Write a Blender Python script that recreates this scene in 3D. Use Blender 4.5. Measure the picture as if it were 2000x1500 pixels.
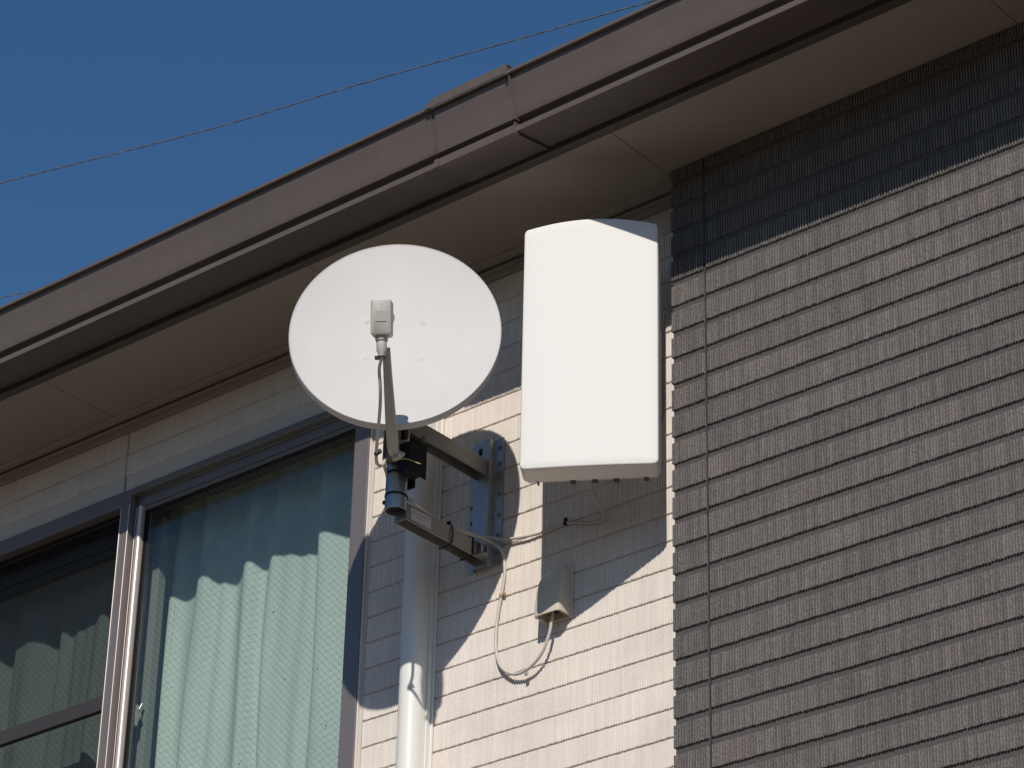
import bpy, bmesh, math, random
import numpy as np
from mathutils import Vector, Matrix

for o in list(bpy.data.objects):
    bpy.data.objects.remove(o, do_unlink=True)
SC = bpy.context.scene
COL = SC.collection
R = math.radians

# ------------------------------------------------------------------ camera
cam_d = bpy.data.cameras.new("camera")
cam_d.sensor_width = 36.0
cam_d.lens = 106.19
cam_d.clip_start = 0.05
cam_d.clip_end = 2000.0
cam = bpy.data.objects.new("camera", cam_d)
COL.objects.link(cam)
YAW, PIT, ROL = -0.70492406, 0.51281921, 0.02427406
d = Vector((math.sin(YAW) * math.cos(PIT), math.cos(YAW) * math.cos(PIT), math.sin(PIT)))
r = Vector((math.cos(YAW), -math.sin(YAW), 0))
u = r.cross(d)
cr, sr = math.cos(ROL), math.sin(ROL)
r2, u2 = cr * r + sr * u, -sr * r + cr * u
M = Matrix((r2, u2, -d)).transposed().to_4x4()
M.translation = Vector((0, -4.65, 1.6))
cam.matrix_world = M
SC.camera = cam

# ------------------------------------------------------------------ sky, sun, exposure
SUN_TRAVEL = Vector((-0.61, 1.0, -0.82)).normalized()
to_sun = -SUN_TRAVEL
EL = math.asin(to_sun.z)
AZ = math.atan2(to_sun.x, to_sun.y)
world = bpy.data.worlds.new("World")
SC.world = world
world.use_nodes = True
wn = world.node_tree
wn.nodes.clear()
wo = wn.nodes.new("ShaderNodeOutputWorld")
wb = wn.nodes.new("ShaderNodeBackground")
ws = wn.nodes.new("ShaderNodeTexSky")
ws.sky_type = 'NISHITA'
ws.sun_disc = False
ws.sun_elevation = EL
ws.sun_rotation = AZ
ws.altitude = 200
ws.air_density = 1.0
ws.dust_density = 0.15
ws.ozone_density = 3.5
wb.inputs[1].default_value = 0.084
hs = wn.nodes.new("ShaderNodeHueSaturation")
hs.inputs['Saturation'].default_value = 1.18
wn.links.new(ws.outputs[0], hs.inputs['Color'])
wn.links.new(hs.outputs[0], wb.inputs[0])
wn.links.new(wb.outputs[0], wo.inputs[0])

sun_d = bpy.data.lights.new("sun", 'SUN')
sun_d.energy = 3.7
sun_d.angle = R(0.53)
sun_d.color = (1.0, 0.945, 0.87)
sun = bpy.data.objects.new("sun", sun_d)
COL.objects.link(sun)
sun.rotation_euler = SUN_TRAVEL.to_track_quat('-Z', 'Y').to_euler()
sun.location = (3, -8, 9)

SC.view_settings.view_transform = 'Standard'
SC.view_settings.look = 'None'
SC.view_settings.exposure = 0.0
SC.view_settings.gamma = 1.0
SC.view_settings.use_curve_mapping = False
SC.cycles.max_bounces = 10
SC.cycles.transparent_max_bounces = 12

rng = random.Random(11)

# ------------------------------------------------------------------ materials
def mat(name, col, rough=0.5, metal=0.0, spec=0.5, var=0.0, vscale=(8, 8, 8), bump=0.0, bscale=60.0,
        var2=0.0, v2scale=(60, 60, 60), coat=0.0):
    m = bpy.data.materials.new(name)
    m.use_nodes = True
    nt = m.node_tree
    b = nt.nodes["Principled BSDF"]
    b.inputs["Roughness"].default_value = rough
    b.inputs["Metallic"].default_value = metal
    b.inputs["Specular IOR Level"].default_value = spec
    b.inputs["Coat Weight"].default_value = coat
    tc = nt.nodes.new("ShaderNodeTexCoord")
    prev = None
    c4 = (*col, 1)
    b.inputs["Base Color"].default_value = c4
    for amount, sc, det in ((var, vscale, 4), (var2, v2scale, 2)):
        if amount <= 0:
            continue
        mp = nt.nodes.new("ShaderNodeMapping")
        mp.inputs["Scale"].default_value = sc
        nt.links.new(tc.outputs["Object"], mp.inputs[0])
        n = nt.nodes.new("ShaderNodeTexNoise")
        n.inputs["Scale"].default_value = 1.0
        n.inputs["Detail"].default_value = det
        nt.links.new(mp.outputs[0], n.inputs["Vector"])
        mr = nt.nodes.new("ShaderNodeMapRange")
        mr.inputs["From Min"].default_value = 0.25
        mr.inputs["From Max"].default_value = 0.75
        mr.inputs["To Min"].default_value = 1 - amount
        mr.inputs["To Max"].default_value = 1 + amount
        nt.links.new(n.outputs["Fac"], mr.inputs["Value"])
        vm = nt.nodes.new("ShaderNodeVectorMath")
        vm.operation = 'SCALE'
        if prev is None:
            vm.inputs[0].default_value = col
        else:
            nt.links.new(prev, vm.inputs[0])
        nt.links.new(mr.outputs[0], vm.inputs["Scale"])
        prev = vm.outputs[0]
    if prev is not None:
        nt.links.new(prev, b.inputs["Base Color"])
    if bump > 0:
        n = nt.nodes.new("ShaderNodeTexNoise")
        n.inputs["Scale"].default_value = bscale
        n.inputs["Detail"].default_value = 5
        nt.links.new(tc.outputs["Object"], n.inputs["Vector"])
        bp = nt.nodes.new("ShaderNodeBump")
        bp.inputs["Strength"].default_value = bump
        bp.inputs["Distance"].default_value = 0.002
        nt.links.new(n.outputs["Fac"], bp.inputs["Height"])
        nt.links.new(bp.outputs[0], b.inputs["Normal"])
    return m


def siding_mat(name, col, tint, fleck, rib=0.0069):
    """fired-tile look: every rib a slightly different shade, every tile too, with fine grain"""
    m = mat(name, col, rough=0.62, spec=0.35, var=0.07, vscale=(6, 6, 9), bump=0.25, bscale=420)
    nt = m.node_tree
    b = nt.nodes["Principled BSDF"]
    src = b.inputs["Base Color"].links[0].from_socket
    at = nt.nodes.new("ShaderNodeAttribute")
    at.attribute_name = "shade"
    mul = nt.nodes.new("ShaderNodeVectorMath")
    mul.operation = 'MULTIPLY'
    nt.links.new(src, mul.inputs[0])
    nt.links.new(at.outputs["Color"], mul.inputs[1])
    tc = nt.nodes.new("ShaderNodeTexCoord")
    mp = nt.nodes.new("ShaderNodeMapping")
    mp.inputs["Scale"].default_value = (330, 330, 210)
    nt.links.new(tc.outputs["Object"], mp.inputs[0])
    n = nt.nodes.new("ShaderNodeTexNoise")
    n.inputs["Scale"].default_value = 1.0
    n.inputs["Detail"].default_value = 3
    nt.links.new(mp.outputs[0], n.inputs["Vector"])
    mr = nt.nodes.new("ShaderNodeMapRange")
    mr.inputs["From Min"].default_value = 0.3
    mr.inputs["From Max"].default_value = 0.72
    mr.inputs["To Min"].default_value = 1 - fleck
    mr.inputs["To Max"].default_value = 1 + fleck * 1.3
    nt.links.new(n.outputs["Fac"], mr.inputs["Value"])
    sc = nt.nodes.new("ShaderNodeVectorMath")
    sc.operation = 'SCALE'
    nt.links.new(mul.outputs[0], sc.inputs[0])
    nt.links.new(mr.outputs[0], sc.inputs["Scale"])
    nt.links.new(sc.outputs[0], b.inputs["Base Color"])
    return m


M_LIGHT = siding_mat("light_siding", (0.760, 0.688, 0.620), 0, 0.045)
M_DARK = siding_mat("dark_siding", (0.152, 0.136, 0.128), 0, 0.38)
M_BROWN = mat("brown_gutter_paint", (0.114, 0.089, 0.074), rough=0.40, var=0.07, vscale=(7, 2, 2), var2=0.04, v2scale=(60, 8, 8), bump=0.05, bscale=90)
M_FASCIA = mat("brown_fascia_paint", (0.07, 0.058, 0.05), rough=0.6, var=0.05)
M_SOFFIT = mat("beige_soffit_board", (0.335, 0.288, 0.235), rough=0.85, spec=0.2, var=0.05, vscale=(3, 3, 3), bump=0.35, bscale=240)
M_TRIM = mat("beige_trim", (0.34, 0.29, 0.25), rough=0.6, var=0.04)
M_SEAL = mat("light_sealant", (0.72, 0.65, 0.59), rough=0.5, var=0.05)
M_SEALD = mat("brown_sealant", (0.30, 0.245, 0.20), rough=0.7, var=0.08, vscale=(30, 30, 20))
M_FRAME = mat("stain_grey_aluminium", (0.215, 0.188, 0.185), rough=0.38, metal=0.35, var=0.035, vscale=(40, 40, 1.5))
M_STILE = mat("sash_aluminium", (0.60, 0.52, 0.47), rough=0.33, metal=0.45, var=0.04, vscale=(40, 40, 2))
M_BLACK = mat("black_rubber", (0.012, 0.012, 0.013), rough=0.6, spec=0.3)
M_DRAIL = mat("dark_brown_rail", (0.045, 0.038, 0.036), rough=0.5)
M_ROOM = mat("room_paint", (0.30, 0.29, 0.27), rough=0.9, spec=0.1)
M_DISH = mat("dish_paint", (0.580, 0.555, 0.535), rough=0.6, spec=0.35, var=0.03, vscale=(6, 6, 6), var2=0.012, v2scale=(40, 40, 4), bump=0.03, bscale=30)
M_LNB = mat("grey_plastic", (0.50, 0.475, 0.43), rough=0.5, var=0.03, vscale=(20, 20, 20))
M_ARM = mat("feed_arm_paint", (0.47, 0.43, 0.38), rough=0.45, var=0.04, vscale=(20, 20, 20))
M_GALV = mat("galvanised_steel", (0.42, 0.41, 0.40), rough=0.42, metal=0.55, var=0.10, vscale=(35, 35, 22), var2=0.08, v2scale=(120, 120, 90), bump=0.06, bscale=150)
M_POLE = mat("galvanised_pole", (0.36, 0.37, 0.39), rough=0.30, metal=0.65, var=0.07, vscale=(30, 30, 10))
M_STEEL = mat("grey_steel_arm", (0.28, 0.27, 0.255), rough=0.48, metal=0.35, var=0.08, vscale=(30, 12, 30), var2=0.05, v2scale=(140, 60, 140))
M_BOLT = mat("bolt_steel", (0.38, 0.39, 0.41), rough=0.35, metal=0.8, var=0.06, vscale=(60, 60, 60))
M_PBLACK = mat("black_bracket_paint", (0.007, 0.007, 0.0075), rough=0.5, spec=0.3)
M_ANT = mat("white_abs_cover", (0.765, 0.742, 0.700), rough=0.6, spec=0.3, var=0.016, vscale=(4, 4, 2), var2=0.008, v2scale=(30, 30, 2.2), bump=0.02, bscale=25)
M_ANTB = mat("white_abs_back", (0.66, 0.63, 0.59), rough=0.45, var=0.03)
M_DUCT = mat("ivory_duct_pvc", (0.79, 0.77, 0.715), rough=0.36, var=0.025, vscale=(6, 6, 2))
M_HOOD = mat("beige_hood_plastic", (0.62, 0.54, 0.43), rough=0.45, var=0.03, vscale=(14, 14, 14))
M_CABLE = mat("ivory_cable", (0.55, 0.515, 0.455), rough=0.45, var=0.05, vscale=(25, 25, 25))
M_CLIP = mat("grey_clip", (0.42, 0.40, 0.37), rough=0.5)
M_RUST = mat("rusty_clip", (0.36, 0.25, 0.15), rough=0.7, var=0.2, vscale=(90, 90, 90))
M_WIRE = mat("wire_sheath", (0.11, 0.11, 0.115), rough=0.6)
M_STICK = mat("silver_sticker", (0.55, 0.52, 0.48), rough=0.45)
M_INK = mat("sticker_ink", (0.16, 0.15, 0.145), rough=0.6)
M_TWIST = mat("yellow_wire", (0.42, 0.38, 0.18), rough=0.5)
M_ROOF = mat("roof_slate", (0.07, 0.07, 0.075), rough=0.7, var=0.1)
M_GROUND = mat("gravel_ground", (0.178, 0.142, 0.106), rough=0.9, var=0.2, vscale=(0.7, 0.7, 0.7), bump=0.4, bscale=40)
M_CURT = mat("pale_green_curtain", (0.625, 0.655, 0.63), rough=0.9, spec=0.1, var=0.05, vscale=(9, 9, 3), var2=0.05, v2scale=(160, 160, 60), bump=0.15, bscale=250)


def glass_mat(name, tint, wired=True):
    m = bpy.data.materials.new(name)
    m.use_nodes = True
    nt = m.node_tree
    nt.nodes.clear()
    L = nt.links.new
    out = nt.nodes.new("ShaderNodeOutputMaterial")
    tr = nt.nodes.new("ShaderNodeBsdfTransparent")
    tr.inputs[0].default_value = (*tint, 1)
    gl = nt.nodes.new("ShaderNodeBsdfGlossy")
    gl.inputs["Roughness"].default_value = 0.012
    fr = nt.nodes.new("ShaderNodeFresnel")
    gm = nt.nodes.new("ShaderNodeNewGeometry")
    mrg = nt.nodes.new("ShaderNodeMapRange")
    mrg.inputs["To Min"].default_value = 1.52
    mrg.inputs["To Max"].default_value = 1 / 1.52
    L(gm.outputs["Backfacing"], mrg.inputs["Value"])
    L(mrg.outputs[0], fr.inputs[0])
    mix = nt.nodes.new("ShaderNodeMixShader")
    L(fr.outputs[0], mix.inputs[0]); L(tr.outputs[0], mix.inputs[1]); L(gl.outputs[0], mix.inputs[2])
    last = mix.outputs[0]
    if wired:
        tc = nt.nodes.new("ShaderNodeTexCoord")
        # gently irregular lattice
        nz = nt.nodes.new("ShaderNodeTexNoise")
        nz.inputs["Scale"].default_value = 16
        L(tc.outputs["Object"], nz.inputs["Vector"])
        ad = nt.nodes.new("ShaderNodeVectorMath"); ad.operation = 'MULTIPLY_ADD'
        L(nz.outputs["Color"], ad.inputs[0]); ad.inputs[1].default_value = (0.004, 0, 0.004)
        L(tc.outputs["Object"], ad.inputs[2])
        sx = nt.nodes.new("ShaderNodeSeparateXYZ"); L(ad.outputs[0], sx.inputs[0])

        def mth(op, a, b=None):
            n = nt.nodes.new("ShaderNodeMath"); n.operation = op
            for i, v in enumerate((a, b)):
                if v is None: continue
                if isinstance(v, (int, float)): n.inputs[i].default_value = v
                else: L(v, n.inputs[i])
            return n.outputs[0]
        S = 0.0190
        masks = []
        for op in ('ADD', 'SUBTRACT'):
            w = mth('DIVIDE', mth(op, sx.outputs[0], sx.outputs[2]), S)
            f = mth('FRACT', w)
            masks.append(mth('LESS_THAN', f, 0.055))
        wires = mth('MAXIMUM', masks[0], masks[1])
        # rain spots and specks on the pane
        vo = nt.nodes.new("ShaderNodeTexVoronoi"); vo.inputs["Scale"].default_value = 9
        L(tc.outputs["Object"], vo.inputs["Vector"])
        sp = mth('LESS_THAN', vo.outputs["Distance"], 0.030)
        fac = mth('MAXIMUM', mth('MULTIPLY', wires, 0.42), mth('MULTIPLY', sp, 0.7))
        df = nt.nodes.new("ShaderNodeBsdfDiffuse")
        df.inputs[0].default_value = (0.07, 0.08, 0.08, 1)
        mix2 = nt.nodes.new("ShaderNodeMixShader")
        L(fac, mix2.inputs[0]); L(last, mix2.inputs[1]); L(df.outputs[0], mix2.inputs[2])
        last = mix2.outputs[0]
    L(last, out.inputs[0])
    return m


M_GLASS = glass_mat("wired_glass", (0.88, 0.93, 0.908))
M_NET = bpy.data.materials.new("insect_net")
M_NET.use_nodes = True
_n = M_NET.node_tree; _n.nodes.clear()
_o = _n.nodes.new("ShaderNodeOutputMaterial"); _t = _n.nodes.new("ShaderNodeBsdfTransparent")
_d = _n.nodes.new("ShaderNodeBsdfDiffuse"); _d.inputs[0].default_value = (0.018, 0.018, 0.018, 1)
_m = _n.nodes.new("ShaderNodeMixShader"); _m.inputs[0].default_value = 0.33
_n.links.new(_t.outputs[0], _m.inputs[1]); _n.links.new(_d.outputs[0], _m.inputs[2]); _n.links.new(_m.outputs[0], _o.inputs[0])


# ------------------------------------------------------------------ mesh helpers
class MB:
    def __init__(self):
        self.v, self.f = [], []

    def add(self, vs, fs):
        o = len(self.v)
        self.v += [tuple(p) for p in vs]
        self.f += [tuple(i + o for i in f) for f in fs]
        return self

    def box(self, x0, x1, y0, y1, z0, z1):
        vs = [(x, y, z) for x in (x0, x1) for y in (y0, y1) for z in (z0, z1)]
        return self.add(vs, [(0, 1, 3, 2), (4, 6, 7, 5), (0, 4, 5, 1), (2, 3, 7, 6), (0, 2, 6, 4), (1, 5, 7, 3)])

    def obox(self, c, ax, ay, az, hx, hy, hz):
        c, ax, ay, az = map(Vector, (c, ax, ay, az))
        vs = [c + ax * (sx * hx) + ay * (sy * hy) + az * (sz * hz) for sx in (-1, 1) for sy in (-1, 1) for sz in (-1, 1)]
        return self.add(vs, [(0, 1, 3, 2), (4, 6, 7, 5), (0, 4, 5, 1), (2, 3, 7, 6), (0, 2, 6, 4), (1, 5, 7, 3)])

    def loft(self, loops, cap0=True, cap1=True, closed=True):
        n = len(loops[0]); o = len(self.v); fs = []
        vs = [p for l in loops for p in l]
        for k in range(len(loops) - 1):
            for i in range(n if closed else n - 1):
                j = (i + 1) % n
                fs.append((k * n + i, k * n + j, (k + 1) * n + j, (k + 1) * n + i))
        if cap0: fs.append(tuple(range(n - 1, -1, -1)))
        if cap1: fs.append(tuple((len(loops) - 1) * n + i for i in range(n)))
        return self.add(vs, fs)

    def cyl(self, p0, p1, rad0, rad1=None, n=20, caps=True):
        return self.tube([p0, p1], rad0, n=n, rads=[rad0, rad0 if rad1 is None else rad1], caps=caps)

    def tube(self, pts, rad, n=10, rads=None, caps=True):
        pts = [Vector(p) for p in pts]
        loops = []
        t0 = (pts[1] - pts[0]).normalized()
        up = Vector((0, 0, 1)) if abs(t0.z) < 0.9 else Vector((1, 0, 0))
        a = t0.cross(up).normalized()
        for i, p in enumerate(pts):
            t = (pts[min(i + 1, len(pts) - 1)] - pts[max(i - 1, 0)]).normalized()
            a = (a - t * a.dot(t)).normalized()
            b = t.cross(a)
            rr = rads[i] if rads else rad
            loops.append([p + (a * math.cos(2 * math.pi * k / n) + b * math.sin(2 * math.pi * k / n)) * rr for k in range(n)])
        return self.loft(loops, caps, caps)

    def prism_x(self, prof, x0, x1, caps=True):
        """profile of (y, z) points extruded along x"""
        return self.loft([[(x0, y, z) for y, z in prof], [(x1, y, z) for y, z in prof]], caps, caps)

    def build(self, name, m, parent=None, smooth=None, bevel=0, seg=2):
        me = bpy.data.meshes.new(name)
        me.from_pydata([tuple(v) for v in self.v], [], self.f)
        bm = bmesh.new(); bm.from_mesh(me)
        bmesh.ops.recalc_face_normals(bm, faces=bm.faces)
        bm.to_mesh(me); bm.free()
        me.materials.append(m)
        o = bpy.data.objects.new(name, me)
        COL.objects.link(o)
        if parent: link(o, parent)
        if bevel:
            bv = o.modifiers.new("bevel", 'BEVEL'); bv.width = bevel; bv.segments = seg
            bv.limit_method = 'ANGLE'; bv.angle_limit = R(35); bv.harden_normals = False
        if smooth is not None:
            me.polygons.foreach_set("use_smooth", [True] * len(me.polygons))
            me.set_sharp_from_angle(angle=R(smooth))
        return o


def link(o, parent):
    """parent o keeping world placement (parents only have a location)"""
    o.parent = parent
    p, off = parent, Vector((0, 0, 0))
    while p:
        off += p.location; p = p.parent
    o.location = o.location - off


def empty(name, loc):
    o = bpy.data.objects.new(name, None)
    o.empty_display_size = 0.05
    o.location = loc
    COL.objects.link(o)
    return o


def tag(o, label=None, cat=None, group=None, kind=None):
    if label: o["label"] = label
    if cat: o["category"] = cat
    if group: o["group"] = group
    if kind: o["kind"] = kind
    return o


def catmull(pts, k=8):
    P = [Vector(p) for p in pts]
    P = [P[0] * 2 - P[1]] + P + [P[-1] * 2 - P[-2]]
    out = []
    for i in range(1, len(P) - 2):
        for j in range(k):
            t = j / k
            a, b, c, e = P[i - 1], P[i], P[i + 1], P[i + 2]
            out.append(0.5 * ((2 * b) + (c - a) * t + (2 * a - 5 * b + 4 * c - e) * t * t + (3 * b - a - 3 * c + e) * t ** 3))
    out.append(P[-2])
    return out


# ------------------------------------------------------------------ ground
g = MB().box(-120, 120, -120, 120, -0.3, 0.0).build("ground", M_GROUND)
tag(g, kind="structure")

# unseen house added behind the viewer to block light from the low sky
nb = empty("house", (0, -18, 0))
tag(nb, "plain unseen house added to block the low sky", "house")
M_BLOCK = mat("sky_block_render", (0.30, 0.27, 0.24), rough=0.9, var=0.08)
M_BLOCKR = mat("sky_block_roof", (0.08, 0.075, 0.07), rough=0.8, var=0.1)
M_BLOCKG = mat("sky_block_window", (0.03, 0.035, 0.04), rough=0.1)
t = MB()
t.box(-17, 15, -27, -18, 0, 6.2)
t.build("wall", M_BLOCK, nb)
t = MB()
t.loft([[(x, -28.0, 6.15), (x, -17.3, 6.15), (x, -22.5, 8.0)] for x in (-17.8, 15.8)])
t.build("roof", M_BLOCKR, nb)
for xx in (-13, -8.5, -4, 0.5, 5, 9.5):
    for zz in (0.9, 3.9):
        MB().box(xx, xx + 1.7, -18.02, -17.97, zz, zz + 1.3).build("window", M_BLOCKG, nb)

# ------------------------------------------------------------------ house
house = empty("house", (-3.44, 0, 0))
tag(house, "two-tone house wall corner with ivory and charcoal ribbed siding under brown eaves", "house")

ZS = 5.378          # underside of the eaves
DY = -0.0785        # face of the dark siding


def siding(name, m, x0, x1, courses, pitch_groove, yf, yg, rib, spans_skip, joint_rng, seed, back_boxes, extra=None,
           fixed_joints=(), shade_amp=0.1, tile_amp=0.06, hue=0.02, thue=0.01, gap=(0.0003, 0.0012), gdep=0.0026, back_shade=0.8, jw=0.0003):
    """ribbed siding: each course is a strip of vertical ribs standing proud of the groove plane"""
    rr = np.random.RandomState(seed)
    V, F, S = [], [], []
    nv = 0
    for ci, (zb, zt) in enumerate(courses):
        # joints between tiles along this course
        xs = [x0]
        x = x0 + rr.uniform(*joint_rng)
        while x < x1 - 0.03:
            xs.append(x); x += rr.uniform(*joint_rng)
        xs.append(x1)
        xs = sorted(set(xs + [j for j in fixed_joints if x0 < j < x1]))
        segs = []
        for a, b in zip(xs[:-1], xs[1:]):
            parts = [(a, b)]
            for (sx0, sx1, sz0, sz1) in spans_skip:
                if zb < sz1 and zt > sz0:
                    np_ = []
                    for (p, q) in parts:
                        if q <= sx0 or p >= sx1: np_.append((p, q)); continue
                        if p < sx0: np_.append((p, sx0))
                        if q > sx1: np_.append((sx1, q))
                    parts = np_
            segs += [p for p in parts if p[1] - p[0] > 0.004]
        for (a, b) in segs:
            tile = 1 + rr.uniform(-tile_amp, tile_amp)
            th = np.array([1 + rr.uniform(-thue, thue), 1, 1 + rr.uniform(-thue, thue)])
            n = max(1, int(round((b - a - 2 * jw - 0.0002) / rib)))
            w = (b - a - 2 * jw - 0.0002) / n
            px, py, sh = [a + jw], [yg], []
            for i in range(n):
                s = a + jw + 0.0001 + i * w
                yr = yf + rr.uniform(-0.0004, 0.0008)
                jl, jr_ = rr.uniform(0, 0.0003, 2)
                base = yf + gdep
                px += [s + gap[0], s + gap[1] + jl, s + w - gap[1] - jr_, s + w - gap[0]]
                py += [base, yr, yr, base]
                c = tile * (1 + rr.uniform(-shade_amp, shade_amp)) * th * np.array([1 + rr.uniform(-hue, hue), 1, 1 + rr.uniform(-hue, hue)])
                sh += [c] * 4
            px.append(b - jw); py.append(yg); sh.append(sh[-1]); 
            px = np.array(px); py = np.array(py); k = len(px)
            zbj = zb + rr.uniform(-0.0006, 0.0006); ztj = zt + rr.uniform(-0.0005, 0.0005)
            # rows: cap bottom back, bottom front (slightly eased), front, top front, top back
            e = 0.0009
            yfr = py
            yin = np.minimum(py + 0.0007, yg)
            jb = np.repeat(rr.uniform(-0.0007, 0.0007, (k + 3) // 4 + 1), 4)[:k]
            rows = [(np.full(k, yg), np.full(k, zbj) + jb), (yin, np.full(k, zbj) + jb), (yfr, np.full(k, zbj + e) + jb),
                    (yfr, np.full(k, ztj - e)), (yin, np.full(k, ztj)), (np.full(k, yg), np.full(k, ztj + 0.0004))]
            for ry, rz in rows:
                V.append(np.stack([px, ry, rz], 1))
            idx = np.arange(k - 1)
            for q in range(len(rows) - 1):
                o0 = nv + q * k; o1 = o0 + k
                F.append(np.stack([o0 + idx, o0 + idx + 1, o1 + idx + 1, o1 + idx], 1))
                S.append(np.array(sh[:k - 1]))
            nv += k * len(rows)
    V = np.concatenate(V); F = np.concatenate(F); S = np.concatenate(S)
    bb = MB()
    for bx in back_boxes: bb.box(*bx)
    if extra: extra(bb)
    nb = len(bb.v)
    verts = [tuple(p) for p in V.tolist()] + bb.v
    faces = F.tolist() + [tuple(i + len(V) for i in f) for f in bb.f]
    me = bpy.data.meshes.new(name)
    me.from_pydata(verts, [], faces)
    ca = me.color_attributes.new("shade", 'FLOAT_COLOR', 'CORNER')
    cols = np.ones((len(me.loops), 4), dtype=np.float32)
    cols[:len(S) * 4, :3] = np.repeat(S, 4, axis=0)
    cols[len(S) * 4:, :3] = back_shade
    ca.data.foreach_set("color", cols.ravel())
    me.materials.append(m)
    o = bpy.data.objects.new(name, me)
    COL.objects.link(o)
    link(o, house)
    return o


WX0, WX1, WZ0, WZ1 = -6.09, -4.393, 3.86, 5.160     # window opening
# ivory wall: groove lines every 65 mm
zl0 = 4.4955
lc = []
for i in range(-20, 14):
    zt = zl0 + 0.06506 * (i + 1) - 0.0035
    zb = zl0 + 0.06506 * i + 0.0015
    if zt > 5.330: zt = 5.338
    if zb < 5.33: lc.append((zb, zt))
GY = 0.0042
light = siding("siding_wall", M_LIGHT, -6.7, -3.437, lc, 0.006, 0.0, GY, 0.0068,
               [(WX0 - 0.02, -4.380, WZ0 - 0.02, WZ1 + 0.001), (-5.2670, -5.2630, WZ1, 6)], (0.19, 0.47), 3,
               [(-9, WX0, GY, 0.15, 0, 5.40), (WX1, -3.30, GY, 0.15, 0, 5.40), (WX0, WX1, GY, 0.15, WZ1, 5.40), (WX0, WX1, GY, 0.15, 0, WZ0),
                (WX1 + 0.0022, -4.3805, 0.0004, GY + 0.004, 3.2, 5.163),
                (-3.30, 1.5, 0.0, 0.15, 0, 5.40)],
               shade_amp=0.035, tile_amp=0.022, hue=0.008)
tag(light, "sunlit ivory ribbed siding wall behind the dish")
# charcoal wall stands 8 cm proud
zd0 = 5.0853
dc = []
for i in range(-28, 6):
    zb = zd0 - 0.0003 + 0.06535 * i
    zt = zb + 0.06535 - 0.0165
    if zt > ZS - 0.006: zt = ZS - 0.006
    if zb < ZS - 0.02: dc.append((zb, zt))


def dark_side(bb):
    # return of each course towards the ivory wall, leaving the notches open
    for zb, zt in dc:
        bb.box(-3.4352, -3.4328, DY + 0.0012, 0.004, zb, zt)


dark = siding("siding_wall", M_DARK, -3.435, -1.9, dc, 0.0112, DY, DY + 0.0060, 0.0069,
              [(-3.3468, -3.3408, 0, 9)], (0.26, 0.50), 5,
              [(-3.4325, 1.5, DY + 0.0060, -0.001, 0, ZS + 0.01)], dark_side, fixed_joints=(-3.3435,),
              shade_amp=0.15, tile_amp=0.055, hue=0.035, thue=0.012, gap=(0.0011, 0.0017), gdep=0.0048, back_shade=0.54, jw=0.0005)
tag(dark, "charcoal ribbed siding wall standing proud of the ivory one")

MB().box(-3.3464, -3.3412, DY + 0.0034, DY + 0.0055, 0, ZS - 0.004).build("sealant_joint", M_DRAIL, house)
# trims where the walls meet the soffit
t = MB()
t.box(-9, -3.4365, -0.006, GY + 0.002, 5.343, 5.360)
t.box(-9, -3.4365, -0.012, GY + 0.002, 5.3605, 5.3680)
t.build("wall_trim", M_TRIM, house, bevel=0.0012)
t = MB().box(-9, -3.4365, -0.041, -0.013, ZS - 0.004, ZS + 0.012)
t.build("soffit_moulding", M_TRIM, house, bevel=0.001)
t = MB().box(-5.2668, -5.2632, 0.0012, 0.0075, WZ1, 5.343)
t.build("sealant_joint", M_SEALD, house)

# soffit boards with open seams
t = MB()
edges = [-9.0] + [-5.288 - 0.92 * k for k in (3, 2, 1)] + [-5.288 + 0.92 * k for k in range(0, 7)]
for a, b in zip(edges[:-1], edges[1:]):
    t.box(a + 0.0009, b - 0.0009, -0.281, 0.10, ZS, ZS + 0.012)
soff = t.build("soffit", M_SOFFIT, house, bevel=0.0008)
tag(soff, "beige soffit boards under the eaves")
MB().box(-9, 1.5, -0.281, 0.10, ZS + 0.0125, ZS + 0.05).build("soffit_backing", M_FASCIA, house)
# fascia board behind the gutter
MB().box(-9, 1.5, -0.306, -0.2812, ZS - 0.0035, ZS + 0.17).build("fascia", M_FASCIA, house, bevel=0.002)
# roof slab, slates above
t = MB()
rz = lambda y: 5.575 + (y + 0.30) * 0.42
t.prism_x([(-0.37, rz(-0.37)), (-0.37, rz(-0.37) - 0.025), (4.5, rz(4.5) - 0.025), (4.5, rz(4.5))], -9.3, 1.8)
for i in range(18):
    y = -0.36 + i * 0.27
    t.prism_x([(y, rz(y) + 0.001), (y, rz(y) + 0.008), (y + 0.27, rz(y + 0.27) + 0.003), (y + 0.27, rz(y + 0.27) + 0.001)], -9.3, 1.8)
t.build("roof", M_ROOF, house)
# back of the house and room behind the window
t = MB()
t.box(-9, 1.5, 4.2, 4.4, 0, 5.38)
t.box(-9.2, -9, 0, 4.4, 0, 5.38)
t.box(1.5, 1.7, -0.07, 4.4, 0, 5.38)
t.box(-9, 1.5, 0.15, 4.2, 5.30, 5.37)
t.box(-9, 1.5, 0.15, 4.2, 2.70, 2.85)
t.build("room_wall", M_ROOM, house)

# ------------------------------------------------------------------ window (a part of the house, with sub-parts)
w = MB()
FY = -0.010
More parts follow.
